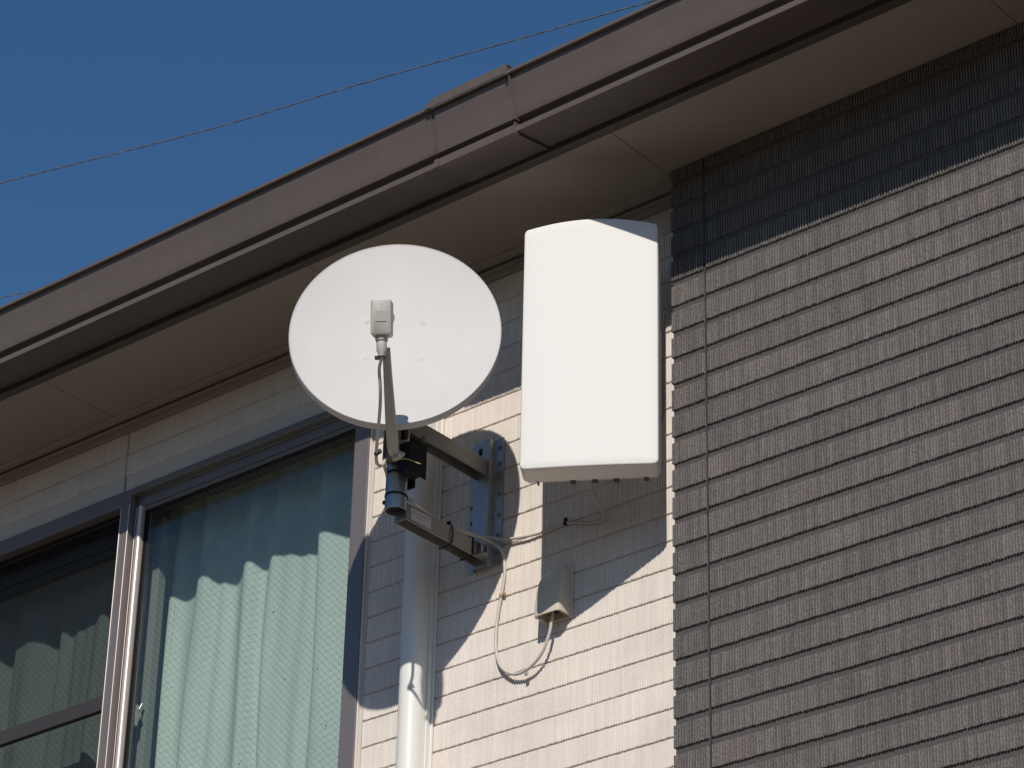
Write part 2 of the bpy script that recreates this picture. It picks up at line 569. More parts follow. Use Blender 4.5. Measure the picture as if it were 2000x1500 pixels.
# head: a thick band over the left bay, a slimmer one over the right bay
w.box(WX0, -5.2235, FY, 0.018, 5.1155, WZ1)
w.box(WX0, -5.2235, 0.100, 0.135, 5.105, WZ1)
w.box(-5.2232, -4.4408, FY, 0.012, 5.1415, WZ1)
w.box(-5.2232, -4.4408, 0.060, 0.135, 5.150, WZ1)
w.box(-4.4405, WX1, FY, 0.135, WZ0, WZ1)           # right jamb
w.box(WX0, WX0 + 0.047, FY, 0.135, WZ0, 5.1048)     # left jamb
w.box(-5.2555, -5.2232, FY, 0.020, WZ0, 5.1153)     # centre post
w.box(WX0 + 0.0472, -5.2558, FY, 0.135, WZ0, WZ0 + 0.045)
w.box(-5.2229, -4.4408, FY, 0.135, WZ0, WZ0 + 0.045)
w.box(WX0 - 0.03, WX1 + 0.012, -0.045, FY - 0.0003, WZ0 - 0.03, WZ0 + 0.012)
win = w.build("window", M_FRAME, house, bevel=0.0016)
tag(win, "grey aluminium sliding window with wired glass and green curtain")
# rounded lips that catch the sun on the post
t = MB()
for x, rad in ((-5.2543, 0.0018), (-5.2243, 0.0016)):
    t.cyl((x, FY - 0.0012, WZ0 + 0.02), (x, FY - 0.0012, 5.114), rad, n=12)
t.build("post_lip", M_STILE, win, smooth=60)
# light sealant line beside the right jamb and a brown shadow-gap bead
MB().box(WX1 + 0.0002, WX1 + 0.0046, FY + 0.0030, 0.0005, WZ0, 5.158).build("sealant_bead", M_SEAL, win, bevel=0.001)
MB().box(WX1 + 0.0049, WX1 + 0.0095, 0.0012, 0.0038, WZ0, 5.158).build("sealant_bead", M_SEALD, win)
# right sash, flush with the frame
s = MB()
s.box(-5.2180, -4.4415, 0.0135, 0.042, 5.1110, 5.1405)
s.box(-5.2180, -4.4415, 0.0135, 0.042, WZ0 + 0.046, WZ0 + 0.10)
s.box(-4.4485, -4.4415, 0.0135, 0.042, WZ0 + 0.1003, 5.1107)
s.box(-5.1965, -4.4488, 0.0165, 0.030, 5.1000, 5.1107)      # bead under the rail
sash = s.build("sash", M_FRAME, win, bevel=0.0014)
# rounded pull stile
prof = []
for k in range(13):
    a = math.pi * (1 - k / 12)
    prof.append((-5.2070 + 0.0098 * math.cos(a), 0.0155 - 0.0100 * math.sin(a)))
prof += [(-5.1972, 0.042), (-5.2168, 0.042)]
MB().loft([[(x, y, WZ0 + 0.10) for x, y in prof], [(x, y, 5.1107) for x, y in prof]]).build("sash_stile", M_STILE, win, smooth=40)
t = MB()
t.cyl((-5.2196, 0.010, WZ0 + 0.05), (-5.2196, 0.010, 5.112), 0.0013, n=8)
t.build("stile_lip", M_STILE, win, smooth=60)
t = MB()
t.box(-5.1962, -5.1925, 0.0200, 0.034, WZ0 + 0.1005, 5.0995)
t.box(-5.1890, -5.1875, 0.0225, 0.030, WZ0 + 0.1005, 5.0955)
t.box(-5.1922, -4.4490, 0.0215, 0.033, 5.0958, 5.0997)
t.box(-4.4530, -4.4490, 0.0200, 0.034, WZ0 + 0.1005, 5.0955)
t.build("glazing_gasket", M_BLACK, win)
MB().box(-5.1965, -4.4485, 0.0245, 0.0295, WZ0 + 0.09, 5.1005).build("glass_pane", M_GLASS, win)
# left sash further in, with its own rail and pane
s = MB()
s.box(WX0 + 0.0475, -5.2258, 0.058, 0.082, 5.060, 5.1000)
s.box(WX0 + 0.0475, -5.2258, 0.062, 0.080, 5.036, 5.0597)
s.box(WX0 + 0.0475, -5.2258, 0.058, 0.082, WZ0 + 0.046, WZ0 + 0.10)
s.box(-5.2500, -5.2258, 0.058, 0.082, WZ0 + 0.1003, 5.0357)
s.box(WX0 + 0.0475, WX0 + 0.075, 0.058, 0.082, WZ0 + 0.1003, 5.0357)
s.build("sash", M_FRAME, win, bevel=0.0014)
MB().box(WX0 + 0.070, -5.2490, 0.0685, 0.0735, WZ0 + 0.095, 5.0400).build("glass_pane", M_GLASS, win)
# insect screen in the left bay
for za, zb_ in ((4.574, 4.6135), (5.122, 5.142), (WZ0 + 0.0455, WZ0 + 0.075)):
    MB().box(WX0 + 0.0475, -5.2560, 0.024, 0.040, za, zb_).build("screen_rail", M_DRAIL, win, bevel=0.0015)
MB().box(WX0 + 0.048, -5.2562, 0.0318, 0.0322, WZ0 + 0.0755, 5.1215).build("screen_net", M_NET, win)
# crescent lock behind the pane
t = MB()
t.box(-5.222, -5.195, 0.046, 0.056, 4.515, 4.570)
t.cyl((-5.208, 0.045, 4.545), (-5.208, 0.066, 4.545), 0.013, n=18)
t.cyl((-5.208, 0.060, 4.548), (-5.200, 0.070, 4.580), 0.0045, n=10)
t.build("window_lock", M_STILE, win, smooth=40)
t = MB()
t.box(-5.2228, -5.196, 0.083, 0.110, WZ0 + 0.05, 5.11)
t.build("inner_stile", M_ROOM, win, bevel=0.002)


# ------------------------------------------------------------------ curtains (hang behind the panes)
def curtain(name, x0, x1, seed, label, n=None, lean=0.0):
    rr = random.Random(seed)
    ks = []
    for wl, am in ((0.152, 0.46), (0.091, 0.30), (0.247, 0.40), (0.057, 0.16)):
        ks.append((2 * math.pi / (wl * rr.uniform(0.92, 1.08)), am, rr.uniform(0, 6.28)))

    def ydep(x, zf):
        v = 0
        for kk, am, ph in ks:
            v += am * math.sin(kk * x + ph + 0.35 * zf * math.sin(x * 7 + ph))
        v = math.tanh(1.25 * v)
        return 0.152 - 0.033 * v * (0.70 + 0.30 * zf)
    nx = int((x1 - x0) / 0.005)
    zs = [3.3 + (5.200 - 3.3) * k / 60 for k in range(61)]
    vs = []
    for k, z in enumerate(zs):
        zf = 1 - (z - 3.3) / (5.200 - 3.3)
        for i in range(nx + 1):
            xx = x0 + (x1 - x0) * i / nx
            dx = 0.013 * math.sin(zf * 4.2 + xx * 3.1) + lean * zf * 0.10
            sx = xx + 0.006 * math.sin(z * 6 + xx * 21)
            y = ydep(min(max(sx + 0.02 * zf * math.sin(xx * 9), x0), x1), zf) + 0.004 * math.sin(xx * 70 + z * 5) * zf
            vs.append((xx + dx, y, z))
    fs = []
    for k in range(len(zs) - 1):
        for i in range(nx):
            a = k * (nx + 1) + i
            fs.append((a, a + 1, a + nx + 2, a + nx + 1))
    m = MB().add(vs, fs)
    o = m.build(name, M_CURT, None, smooth=180)
    sd = o.modifiers.new("thick", 'SOLIDIFY'); sd.thickness = 0.0015
    tag(o, label, "curtain", "curtains in the upstairs window")
    return o


curtain("curtain", -5.285, -4.30, 4, "pale green curtain in the clear right half of the window", lean=-0.25)
curtain("curtain", -6.15, -5.19, 9, "dim green curtain behind the dark insect screen", lean=-0.25)

# ------------------------------------------------------------------ gutter
gut = empty("rain_gutter", (-3.7, -0.42, 5.44))
tag(gut, "long brown box gutter along the eaves with one joint sleeve", "gutter")


def gutter_prof(e=0.0):
    return [(-0.3085, 5.388 - e), (-0.345, 5.3835 - e), (-0.4185, 5.3715 - e), (-0.4200 - e, 5.3722 - e),     # underside
            (-0.4200 - e, 5.3860 + e), (-0.4185, 5.3872 + e),                       # bottom strip
            (-0.4040, 5.3880 + e), (-0.4025, 5.3900 + e), (-0.4025, 5.4060 - e), (-0.4040, 5.4085 - e),     # recess
            (-0.4190 - e, 5.4095 - e), (-0.4222 - e, 5.4170), (-0.4265 - e, 5.4450), (-0.4345 - e, 5.4760), (-0.4440 - e, 5.5036),  # face
            (-0.4450 - e, 5.5095), (-0.4525 - e, 5.5088 - e), (-0.4555 - e, 5.5098 - e), (-0.4555 - e, 5.5170 + e), (-0.4535 - e, 5.5192 + e),  # lip
            (-0.438, 5.5192 + e), (-0.438, 5.5140 + e)]


outer = gutter_prof()
inner = [(-0.438, 5.5140), (-0.4405, 5.5090), (-0.4225, 5.4460), (-0.3985, 5.4150), (-0.3985, 5.3925), (-0.345, 5.3865), (-0.3125, 5.391),
         (-0.3125, 5.5100), (-0.3085, 5.5100)]
MB().loft([[(x, y, z) for y, z in outer + inner[1:]] for x in (-9.0, 1.5)]).build("gutter_channel", M_BROWN, gut, smooth=22)
# joint sleeve, with its clip ridges
t = MB()
sl = gutter_prof(0.0034)
sl2 = [(y, z) for y, z in sl[:-2]] + [(-0.4530, 5.5270), (-0.415, 5.5270), (-0.415, 5.515)]
sl2 = [p for p in sl2]
x0s, x1s = -3.828, -3.604
t.loft([[(x, y, z) for y, z in sl2] for x in (x0s, x1s)])
ed = gutter_prof(0.0070)
t.loft([[(x, y, z) for y, z in ed[:-2]] for x in (x1s - 0.002, x1s + 0.0015)])
# cap over the lip, stepped down at its end
t.box(x0s, x1s, -0.4600, -0.4560, 5.5095, 5.5310)
t.box(x0s, x1s, -0.4597, -0.4250, 5.5311, 5.5330)
t.box(x0s - 0.018, x0s - 0.0003, -0.4595, -0.4562, 5.5095, 5.5240)
t.box(x0s - 0.018, x0s - 0.0003, -0.4592, -0.4250, 5.5241, 5.5255)
# two thin ribs on the face and strip
for xx in (x0s - 0.010, x0s + 0.010):
    t.prism_x([(-0.4225, 5.4190), (-0.4258, 5.4190), (-0.4298, 5.4450), (-0.4378, 5.4760), (-0.4470, 5.5030), (-0.4440, 5.5030), (-0.4345, 5.4760), (-0.4265, 5.4450)], xx - 0.0008, xx + 0.0008)
t.box(x0s - 0.014, x0s - 0.002, -0.4240, -0.4203, 5.3700, 5.3905)
t.build("joint_sleeve", M_BROWN, gut, smooth=22)

# ------------------------------------------------------------------ duct / downpipe on the ivory wall
pipe = MB()
cx, rad = -4.2005, 0.0300
prof = [(-4.1700, 0.0)]
prof += [(-4.1705, -0.030)]
for k in range(1, 16):
    a = math.pi * k / 16
    prof.append((cx + rad * math.cos(a), -0.032 - rad * math.sin(a)))
prof += [(-4.2305, -0.030), (-4.2310, 0.0)]
pipe.loft([[(x, y, z) for x, y in prof] for z in (0.05, 5.352)])
pobj = empty("downpipe", (-4.2, -0.03, 0.05))
tag(pobj, "ivory vertical downpipe on the wall beside the window", "downpipe")
pipe.build("pipe", M_DUCT, pobj, smooth=35)
MB().box(-4.2395, -4.1602, -0.0065, -0.0004, 0.05, 5.340).build("base_flange", M_DUCT, pobj, bevel=0.0015)
t = MB()
t.box(-4.1698, -4.1655, -0.019, -0.0068, 0.05, 5.340)
t.build("side_ridge", M_DUCT, pobj, bevel=0.0012)
# ------------------------------------------------------------------ flat antenna
A = R(32.0)
aw = Vector((math.cos(A), math.sin(A), 0))       # its right
an = Vector((math.sin(A), -math.cos(A), 0))      # its front
az = Vector((0, 0, 1))
FL = Vector((-3.673, -0.302, 4.596))             # front left bottom corner
AW, AH, AT = 0.2975, 0.601, 0.065
ant = empty("flat_antenna", FL + aw * AW / 2 - an * 0.06)
tag(ant, "tall white curved panel television antenna mounted on the wall", "antenna")


def ant_outline(ins, arch=0.0205, n=26, cr=0.0125):
    pts = []
    W2 = AW / 2 - ins
    zb, zt = ins, AH - ins
    c = min(max(cr - ins, 0.003), W2 * 0.5)
    def top(uu): return zt + arch * (1 - (uu / (AW / 2)) ** 2) - 0.0
    # bottom left corner -> bottom right -> top right -> along the arch -> top left
    for k in range(6):
        a = math.pi + math.pi / 2 * k / 5
        pts.append((-W2 + c + c * math.cos(a), zb + c + c * math.sin(a)))
    for k in range(1, n):
        pts.append((-(W2 - c) + 2 * (W2 - c) * k / n, zb))
    for k in range(6):
        a = 1.5 * math.pi + math.pi / 2 * k / 5
        pts.append((W2 - c + c * math.cos(a), zb + c + c * math.sin(a)))
    for k in range(6):
        a = math.pi / 2 * k / 5
        uu = W2 - c + c * math.cos(a)
        pts.append((uu, top(W2 - c) - c + c * math.sin(a)))
    for k in range(1, n):
        uu = (W2 - c) - 2 * (W2 - c) * k / n
        pts.append((uu, top(uu)))
    for k in range(6):
        a = math.pi / 2 + math.pi / 2 * k / 5
        uu = -W2 + c + c * math.cos(a)
        pts.append((uu, top(W2 - c) - c + c * math.sin(a)))
    return pts


def ant_pt(uu, vv, dep):
    bul = 0.004 * (1 - (uu / (AW / 2)) ** 2)
    return FL + aw * (AW / 2 + uu) + az * vv + an * (bul * max(0, 1 - dep / 0.05) - dep)


t = MB()
loops = []
for ins, dep in ((0.0, 0.058), (0.0, 0.030), (0.0, 0.0042), (0.0007, 0.0019), (0.0019, 0.0006), (0.0036, 0.0), (0.02, 0.0), (0.04, 0.0), (0.06, 0.0), (0.08, 0.0), (0.10, 0.0), (0.12, 0.0), (0.135, 0.0), (0.146, 0.0)):
    loops.append([ant_pt(a, b, dep) for a, b in ant_outline(ins)])
t.loft(loops, cap0=True, cap1=True)
t.build("front_cover", M_ANT, ant, smooth=50)
# back case, stepped in, with cable slots along its lower edge
t = MB()
bk = [[ant_pt(a, b, dep) for a, b in ant_outline(ins, arch=0.012)] for ins, dep in ((0.006, 0.0582), (0.006, 0.074), (0.012, 0.082))]
t.loft(bk)
t.build("back_case", M_ANTB, ant, smooth=40)
for uu, hw_ in ((-0.118, 0.002), (-0.042, 0.0060), (0.005, 0.0060), (0.052, 0.0060), (0.116, 0.0050)):
    c = FL + aw * (AW / 2 + uu) - an * 0.0760 + az * 0.0072
    MB().obox(c, aw, an, az, hw_, 0.0090, 0.0035).build("cable_slot", M_DRAIL, ant)
t = MB()
bc = FL + aw * AW / 2
t.obox(bc - an * 0.100 + az * 0.30, aw, an, az, 0.035, 0.026, 0.10)
t.box(bc.x - 0.06, bc.x + 0.03, -0.1, -0.0008, 4.80, 5.02)
t.build("wall_bracket", M_GALV, ant, bevel=0.002)

# ------------------------------------------------------------------ dish mount: plate, two arms, pole
mount = empty("dish_bracket", (-4.02, 0, 4.75))
tag(mount, "galvanised wall bracket with two arms carrying the dish pole", "bracket")
t = MB()
# hat channel: two flanges and a raised web
z0, z1 = 4.578, 4.902
prof = [(-4.070, -0.0005), (-4.070, -0.0040), (-4.0535, -0.0040), (-4.0500, -0.0180), (-4.0030, -0.0180), (-3.9995, -0.0040), (-3.9730, -0.0040), (-3.9730, -0.0005),
        (-4.0030, -0.0005), (-4.0060, -0.0145), (-4.0470, -0.0145), (-4.0500, -0.0005)]
t.loft([[(x, y, z0) for x, y in prof], [(x, y, z1) for x, y in prof]])
plate = t.build("wall_plate", M_GALV, mount, bevel=0.001)
for zz in (4.878, 4.838, 4.800, 4.757, 4.705, 4.655, 4.612):
    b = MB()
    b.cyl((-3.985, -0.0042, zz), (-3.985, -0.0058, zz), 0.0075, n=18)
    b.cyl((-3.985, -0.0058, zz), (-3.985, -0.0100, zz), 0.0052, n=6)
    b.cyl((-3.985, -0.0100, zz), (-3.985, -0.0130, zz), 0.0028, n=10)
    b.build("bolt", M_BOLT, plate)
t = MB()
for hx_, hy_, zz, hr_ in ((-4.062, -0.0036, 4.745, 0.0052), (-4.062, -0.0036, 4.705, 0.0052), (-4.062, -0.0036, 4.665, 0.0052), (-4.062, -0.0036, 4.635, 0.0052), (-4.030, -0.0176, 4.874, 0.0060)):
    b = MB()
    b.loft([[(hx_ + hr_ * math.cos(2 * math.pi * k / 20), yy, zz + hr_ * math.sin(2 * math.pi * k / 20) + (0.004 if math.sin(2 * math.pi * k / 20) > 0 else -0.004) * (hr_ > 0.0055)) for k in range(20)] for yy in (hy_, hy_ - 0.0007)])
    b.build("bolt_hole", M_BLACK, plate)
PX, PY, PR = -4.0210, -0.307, 0.0245
for zc, ln in ((4.8265, 0.284), (4.6085, 0.284)):
    a = MB()
    # open channel: right web, top and bottom flanges and left lip
    x0, x1, h = -4.0440, -4.0080, 0.0205
    a.box(x1 - 0.0032, x1, -ln, -0.0182, zc - h, zc + h)
    a.box(x0, x1 - 0.0034, -ln, -0.0182, zc + h - 0.0032, zc + h)
    a.box(x0, x0 + 0.003, -ln, -0.0182, zc - h, zc + h - 0.0034)
    a.box(x0 + 0.0031, x1 - 0.0034, -ln, -ln + 0.003, zc - h + 0.002, zc + h - 0.0034)
    # rounded lug against the plate
    lug = []
    for k in range(9):
        an_ = -math.pi / 2 + math.pi * k / 8
        lug.append((-3.994 + 0.013 * math.cos(an_), -0.030 - 0.012 + 0.012 * math.sin(an_)))
    if zc < 4.7:
        a.loft([[(x, y, zc - h + 0.001) for x, y in lug] + [(-4.0075, -0.030, zc - h + 0.001), (-4.0075, -0.054, zc - h + 0.001)],
                [(x, y, zc - h + 0.006) for x, y in lug] + [(-4.0075, -0.030, zc - h + 0.006), (-4.0075, -0.054, zc - h + 0.006)]])
    arm = a.build("arm", M_STEEL, mount, bevel=0.0012)
    if zc < 4.7:
        b = MB()
        b.cyl((-4.0000, -0.040, zc - h), (-4.0000, -0.040, zc + h - 0.006), 0.0042, n=12)
        b.cyl((-4.0000, -0.040, zc + h - 0.010), (-4.0000, -0.040, zc + h - 0.004), 0.0075, n=6)
        b.build("bolt", M_BOLT, arm)
        # sticker with a small warning triangle and fine print
        st = MB().box(-4.00795, -4.00765, -0.270, -0.204, zc - 0.0145, zc + 0.0145).build("warning_sticker", M_STICK, arm)
        st["label"] = "small silver warning sticker"
        k = MB()
        xq = -4.0074
        def bar(y0, y1, za, zb): k.box(xq - 0.0002, xq, y0, y1, za, zb)
        k.add([(xq, -0.265, zc + 0.004), (xq, -0.258, zc + 0.004), (xq, -0.2615, zc + 0.0105), (xq - 0.0002, -0.265, zc + 0.004), (xq - 0.0002, -0.258, zc + 0.004), (xq - 0.0002, -0.2615, zc + 0.0105)],
              [(0, 1, 2), (3, 5, 4), (0, 3, 4, 1), (1, 4, 5, 2), (2, 5, 3, 0)])
        rr = random.Random(2)
        for row in range(2):
            y = -0.254 if row == 0 else -0.252
            while y < (-0.212 if row == 0 else -0.232):
                wd = rr.uniform(0.002, 0.006)
                bar(y, y + wd, zc + 0.0050 - row * 0.0085, zc + 0.0072 - row * 0.0085)
                y += wd + rr.uniform(0.0012, 0.003)
        k.build("sticker_print", M_INK, arm)
# pole: a real tube, open at the bottom
t = MB()
n = 40
ringp = lambda rr_, z: [(PX + rr_ * math.cos(2 * math.pi * k / n), PY + rr_ * math.sin(2 * math.pi * k / n), z) for k in range(n)]
t.loft([ringp(PR - 0.0022, 4.85), ringp(PR - 0.0022, 4.6020), ringp(PR, 4.6020), ringp(PR, 4.8475), ringp(PR - 0.002, 4.851), ringp(PR - 0.0022, 4.85)], False, False)
pole = t.build("pole", M_POLE, mount, smooth=40)
MB().cyl((PX, PY, 4.612), (PX, PY, 4.84), PR - 0.0023, n=24).build("pole_core", M_BLACK, mount)

# ------------------------------------------------------------------ satellite dish
DAZ, DEL = R(39.0), R(11.0)
DN = Vector((math.sin(DAZ) * math.cos(DEL), -math.cos(DAZ) * math.cos(DEL), math.sin(DEL)))
DW = Vector((math.cos(DAZ), math.sin(DAZ), 0))
DH = DN.cross(DW) * -1
if DH.z < 0: DH = -DH
DC = Vector((-3.941, -0.421, 4.976))
DA, DB = 0.2330, 0.2632
dish = empty("satellite_dish", (PX, PY, 4.70))
tag(dish, "round off-white satellite dish on a bracket above the window corner", "satellite dish")


def dp(uu, vv, dep):      # point in the dish plane, dep = towards the back
    return DC + DW * uu + DH * vv - DN * dep


NR, NA = 96, 160
dim = [(0.060, 0.058), (0.060, -0.050), (-0.068, -0.050), (-0.068, 0.058)]
vs, fs = [], []
loops = []
for i in range(1, NR + 1):
    q = i / NR
    lp = []
    for k in range(NA):
        a = 2 * math.pi * k / NA
        uu, vv = DA * q * math.cos(a), DB * q * math.sin(a)
        dep = 0.036 * (1 - q * q)
        for (du, dv) in dim:
            e = ((uu - du) ** 2 + (vv - dv) ** 2) / 0.0055 ** 2
            if e < 9: dep -= 0.0032 * math.exp(-e)
        lp.append(dp(uu, vv, dep))
    loops.append(lp)
# rolled rim, then the back skin
for (sc, dep) in ((1.006, -0.0012), (1.011, 0.0), (1.0125, 0.0035), (1.0125, 0.0185), (1.004, 0.0195), (1.0, 0.0150)):
    loops.append([dp(DA * sc * math.cos(2 * math.pi * k / NA), DB * sc * math.sin(2 * math.pi * k / NA), dep) for k in range(NA)])
for i in range(NR - 1, 0, -10):
    q = i / NR
    loops.append([dp(DA * q * math.cos(2 * math.pi * k / NA), DB * q * math.sin(2 * math.pi * k / NA), 0.036 * (1 - q * q) + 0.0045) for k in range(NA)])
refl = MB().loft(loops).build("reflector", M_DISH, dish, smooth=50)
# little rivets where the back bracket is fixed
# back bracket: black box clamped to the pole, neck to the dish
bkc = dp(0, -0.02, 0.055)
t = MB()
t.obox(dp(0.0, -0.03, 0.050), DW, DH, DN, 0.062, 0.072, 0.007)
t.tube([dp(0.0, -0.10, 0.048), Vector((PX + 0.02, PY - 0.02, 4.80)), Vector((PX, PY, 4.775))], 0.022, n=14)
t.build("back_bracket", M_PBLACK, dish, bevel=0.002)
t = MB()
t.box(PX + 0.0262, PX + 0.0600, PY - 0.028, PY + 0.020, 4.6780, 4.7480)
t.box(PX + 0.0602, PX + 0.0632, PY - 0.032, PY + 0.026, 4.6700, 4.7560)
t.box(PX - 0.0300, PX + 0.0260, PY + 0.0262, PY + 0.0330, 4.6650, 4.7450)
t.build("pole_clamp", M_PBLACK, dish, bevel=0.0025)
b = MB()
b.cyl((PX + 0.0620, PY + 0.012, 4.7660), (PX + 0.0675, PY + 0.012, 4.7660), 0.0085, n=18)
b.cyl((PX + 0.0675, PY + 0.012, 4.7660), (PX + 0.0705, PY + 0.012, 4.7660), 0.0050, n=6)
b.build("bolt", M_BOLT, dish, smooth=30)
# elevation bracket in front of the pole top
t = MB()
t.box(PX + 0.004, PX + 0.0275, PY - 0.045, PY - 0.0265, 4.7080, 4.8200)
t.box(PX + 0.0277, PX + 0.0305, PY - 0.052, PY - 0.0265, 4.7050, 4.8150)
t.box(PX + 0.0010, PX + 0.0038, PY - 0.052, PY - 0.0265, 4.7050, 4.8150)
t.build("elevation_bracket", M_STEEL, dish, bevel=0.001)

# feed arm: tapered flat-sided strut from under the rim up to the receiver head
LN = Vector((-3.768, -0.650, 4.842))          # receiver head centre
A0, A1 = Vector((-3.916, -0.435, 4.655)), Vector((-3.786, -0.612, 4.790))
adir = (A1 - A0).normalized()
aside = Vector((0.78, 0.62, 0)).normalized()
aup = aside.cross(adir).normalized()
t = MB()
loops = []
for q, hw, hh in ((0.0, 0.0060, 0.008), (0.04, 0.0105, 0.011), (0.12, 0.0122, 0.012), (0.4, 0.0112, 0.011), (0.75, 0.0092, 0.009), (1.0, 0.0078, 0.008)):
    c = A0.lerp(A1, q) + Vector((0, 0, -0.010 * math.sin(math.pi * q)))
    loops.append([c + aside * (sx * hw) + aup * (sy * hh) for sx, sy in ((-1, -0.7), (-0.7, -1), (0.7, -1), (1, -0.7), (1, 0.7), (0.7, 1), (-0.7, 1), (-1, 0.7))])
t.loft(loops)
farm = t.build("feed_arm", M_ARM, dish, smooth=30)
b = MB()
c0 = A0 + aside * 0.006 + Vector((0.0, 0, -0.002))
b.cyl(c0, c0 - aup * -0.016, 0.0055, n=12)
b.tube([A0 + Vector((0.008, 0.004, 0.006)), A0 + Vector((-0.004, 0.020, 0.004)), A0 + Vector((-0.030, 0.060, 0.036))], 0.0065, n=10)
b.build("arm_joint", M_ARM, dish, smooth=40)
# receiver head
hv = (DC + DH * -0.02 - LN).normalized()         # looks at the dish
hside = hv.cross(Vector((0, 0, 1))).normalized()
hup = hside.cross(hv).normalized()
head = MB()


def rrect(hw, hh, cr, n=5):
    pts = []
    for sx, sy, a0 in ((1, 1, 0), (-1, 1, 90), (-1, -1, 180), (1, -1, 270)):
        for k in range(n):
            a = R(a0 + 90 * k / (n - 1))
            pts.append((sx * (hw - cr) + cr * math.cos(a), sy * (hh - cr) + cr * math.sin(a)))
    return pts


loops = []
for dep, sc in ((-0.020, 0.84), (-0.0185, 0.95), (-0.014, 1.0), (0.004, 1.0), (0.0055, 0.985), (0.007, 1.0), (0.024, 1.0), (0.028, 0.93)):
    loops.append([LN + hside * (a * sc) + hup * (b_ * (0.5 + 0.5 * sc)) + hv * dep for a, b_ in rrect(0.0222, 0.0385, 0.006)])
head.loft(loops)
head.cyl(LN + hv * 0.027 + hup * 0.01, LN + hv * 0.060 + hup * 0.01, 0.019, 0.022, n=24)
hd = head.build("receiver_head", M_LNB, dish, smooth=35)
# raised square panel and centre seam on its back
t = MB()
t.obox(LN - hv * 0.0203 + hup * 0.002, hside, hup, hv, 0.0115, 0.0120, 0.0009)
t.obox(LN - hv * 0.0203 + hup * 0.0215, hside, hup, hv, 0.0004, 0.0070, 0.0006)
t.obox(LN - hv * 0.0203 + hup * -0.022, hside, hup, hv, 0.0004, 0.0070, 0.0006)
t.build("back_panel", M_LNB, hd, bevel=0.0004)
CN = LN - hup * 0.0385
cdir = Vector((-0.05, 0.12, -1)).normalized()
t = MB()
prof = [(0.0, 0.0150), (0.008, 0.0135), (0.012, 0.0125), (0.013, 0.0100), (0.016, 0.0100), (0.0165, 0.0112), (0.033, 0.0112), (0.038, 0.0085), (0.048, 0.0068), (0.050, 0.0060)]
pts = [CN + cdir * (a + 0.0) for a, _ in prof]
t.tube(pts, 0.01, n=20, rads=[b_ for _, b_ in prof])
t.build("cable_connector", M_LNB, hd, smooth=30)
CE = CN + cdir * 0.050

# ------------------------------------------------------------------ cables
def cable(name, pts, rad, label, m=M_CABLE, group="ivory coaxial cables", k=10):
    o = MB().tube(catmull(pts, k), rad, n=12).build(name, m, None, smooth=60)
    return tag(o, label, "cable", group)


dish_cable = [CE + Vector((0, 0, 0.012)), CE, (-3.8150, -0.6000, 4.7560), (-3.8325, -0.5750, 4.7247), (-3.8593, -0.5450, 4.6973), (-3.8995, -0.5050, 4.6726), (-3.9341, -0.4700, 4.6495),
              (-3.9470, -0.4530, 4.6375), (-3.9500, -0.4400, 4.6365), (-3.9560, -0.4230, 4.6500), (-3.9740, -0.3980, 4.6790), (-4.010, -0.362, 4.690), (-4.032, -0.330, 4.690), (-4.040, -0.300, 4.66),
              (-4.010, -0.272, 4.640), (-4.006, -0.255, 4.6340), (-4.016, -0.200, 4.6330), (-4.020, -0.150, 4.6330), (-4.012, -0.100, 4.6335), (-4.000, -0.055, 4.6330),
              (-3.984, -0.024, 4.626), (-3.966, -0.010, 4.602), (-3.959, -0.0055, 4.550), (-3.968, -0.0048, 4.496), (-3.979, -0.0052, 4.430), (-3.978, -0.0062, 4.365),
              (-3.960, -0.0090, 4.320), (-3.922, -0.0130, 4.291), (-3.878, -0.0180, 4.288), (-3.836, -0.0230, 4.310), (-3.811, -0.0260, 4.350), (-3.802, -0.0270, 4.392), (-3.800, -0.026, 4.425)]
cable("coaxial_cable", dish_cable, 0.0036, "long ivory cable from the dish receiver looping down into the beige hood")
ant_cable = [(-3.662, -0.075, 4.655), (-3.664, -0.050, 4.625), (-3.668, -0.022, 4.612), (-3.676, -0.0075, 4.600), (-3.700, -0.0050, 4.598), (-3.745, -0.0045, 4.611), (-3.785, -0.0045, 4.6215),
             (-3.830, -0.0055, 4.6195), (-3.880, -0.0075, 4.620), (-3.930, -0.0105, 4.626), (-3.968, -0.0160, 4.634), (-3.995, -0.0300, 4.641), (-4.010, -0.060, 4.641), (-4.022, -0.100, 4.6400),
             (-4.030, -0.150, 4.6350), (-4.032, -0.200, 4.6335)]
cable("coaxial_cable", ant_cable, 0.0034, "ivory cable running from the flat antenna across to the dish bracket")

# ------------------------------------------------------------------ ties and clips
GT = "black cable ties"


def ring_tie(name, c, axis, rad, wid, label, head_dir, thick=0.0014):
    c, axis = Vector(c), Vector(axis).normalized()
    up = Vector((0, 0, 1)) if abs(axis.z) < 0.9 else Vector((1, 0, 0))
    a = axis.cross(up).normalized(); b = axis.cross(a)
    t = MB()
    n = 28
    L = [[c + (a * math.cos(2 * math.pi * k / n) + b * math.sin(2 * math.pi * k / n)) * rr_ + axis * q for k in range(n)]
         for rr_, q in ((rad, -wid / 2), (rad + thick, -wid / 2), (rad + thick, wid / 2), (rad, wid / 2), (rad, -wid / 2))]
    t.loft(L, False, False)
    hdv = Vector(head_dir).normalized()
    t.obox(c + hdv * (rad + 0.004), hdv, axis, hdv.cross(axis).normalized(), 0.0040, 0.0032, 0.0042)
    o = t.build(name, M_PBLACK, None, smooth=40)
    return tag(o, label, "cable tie", GT)


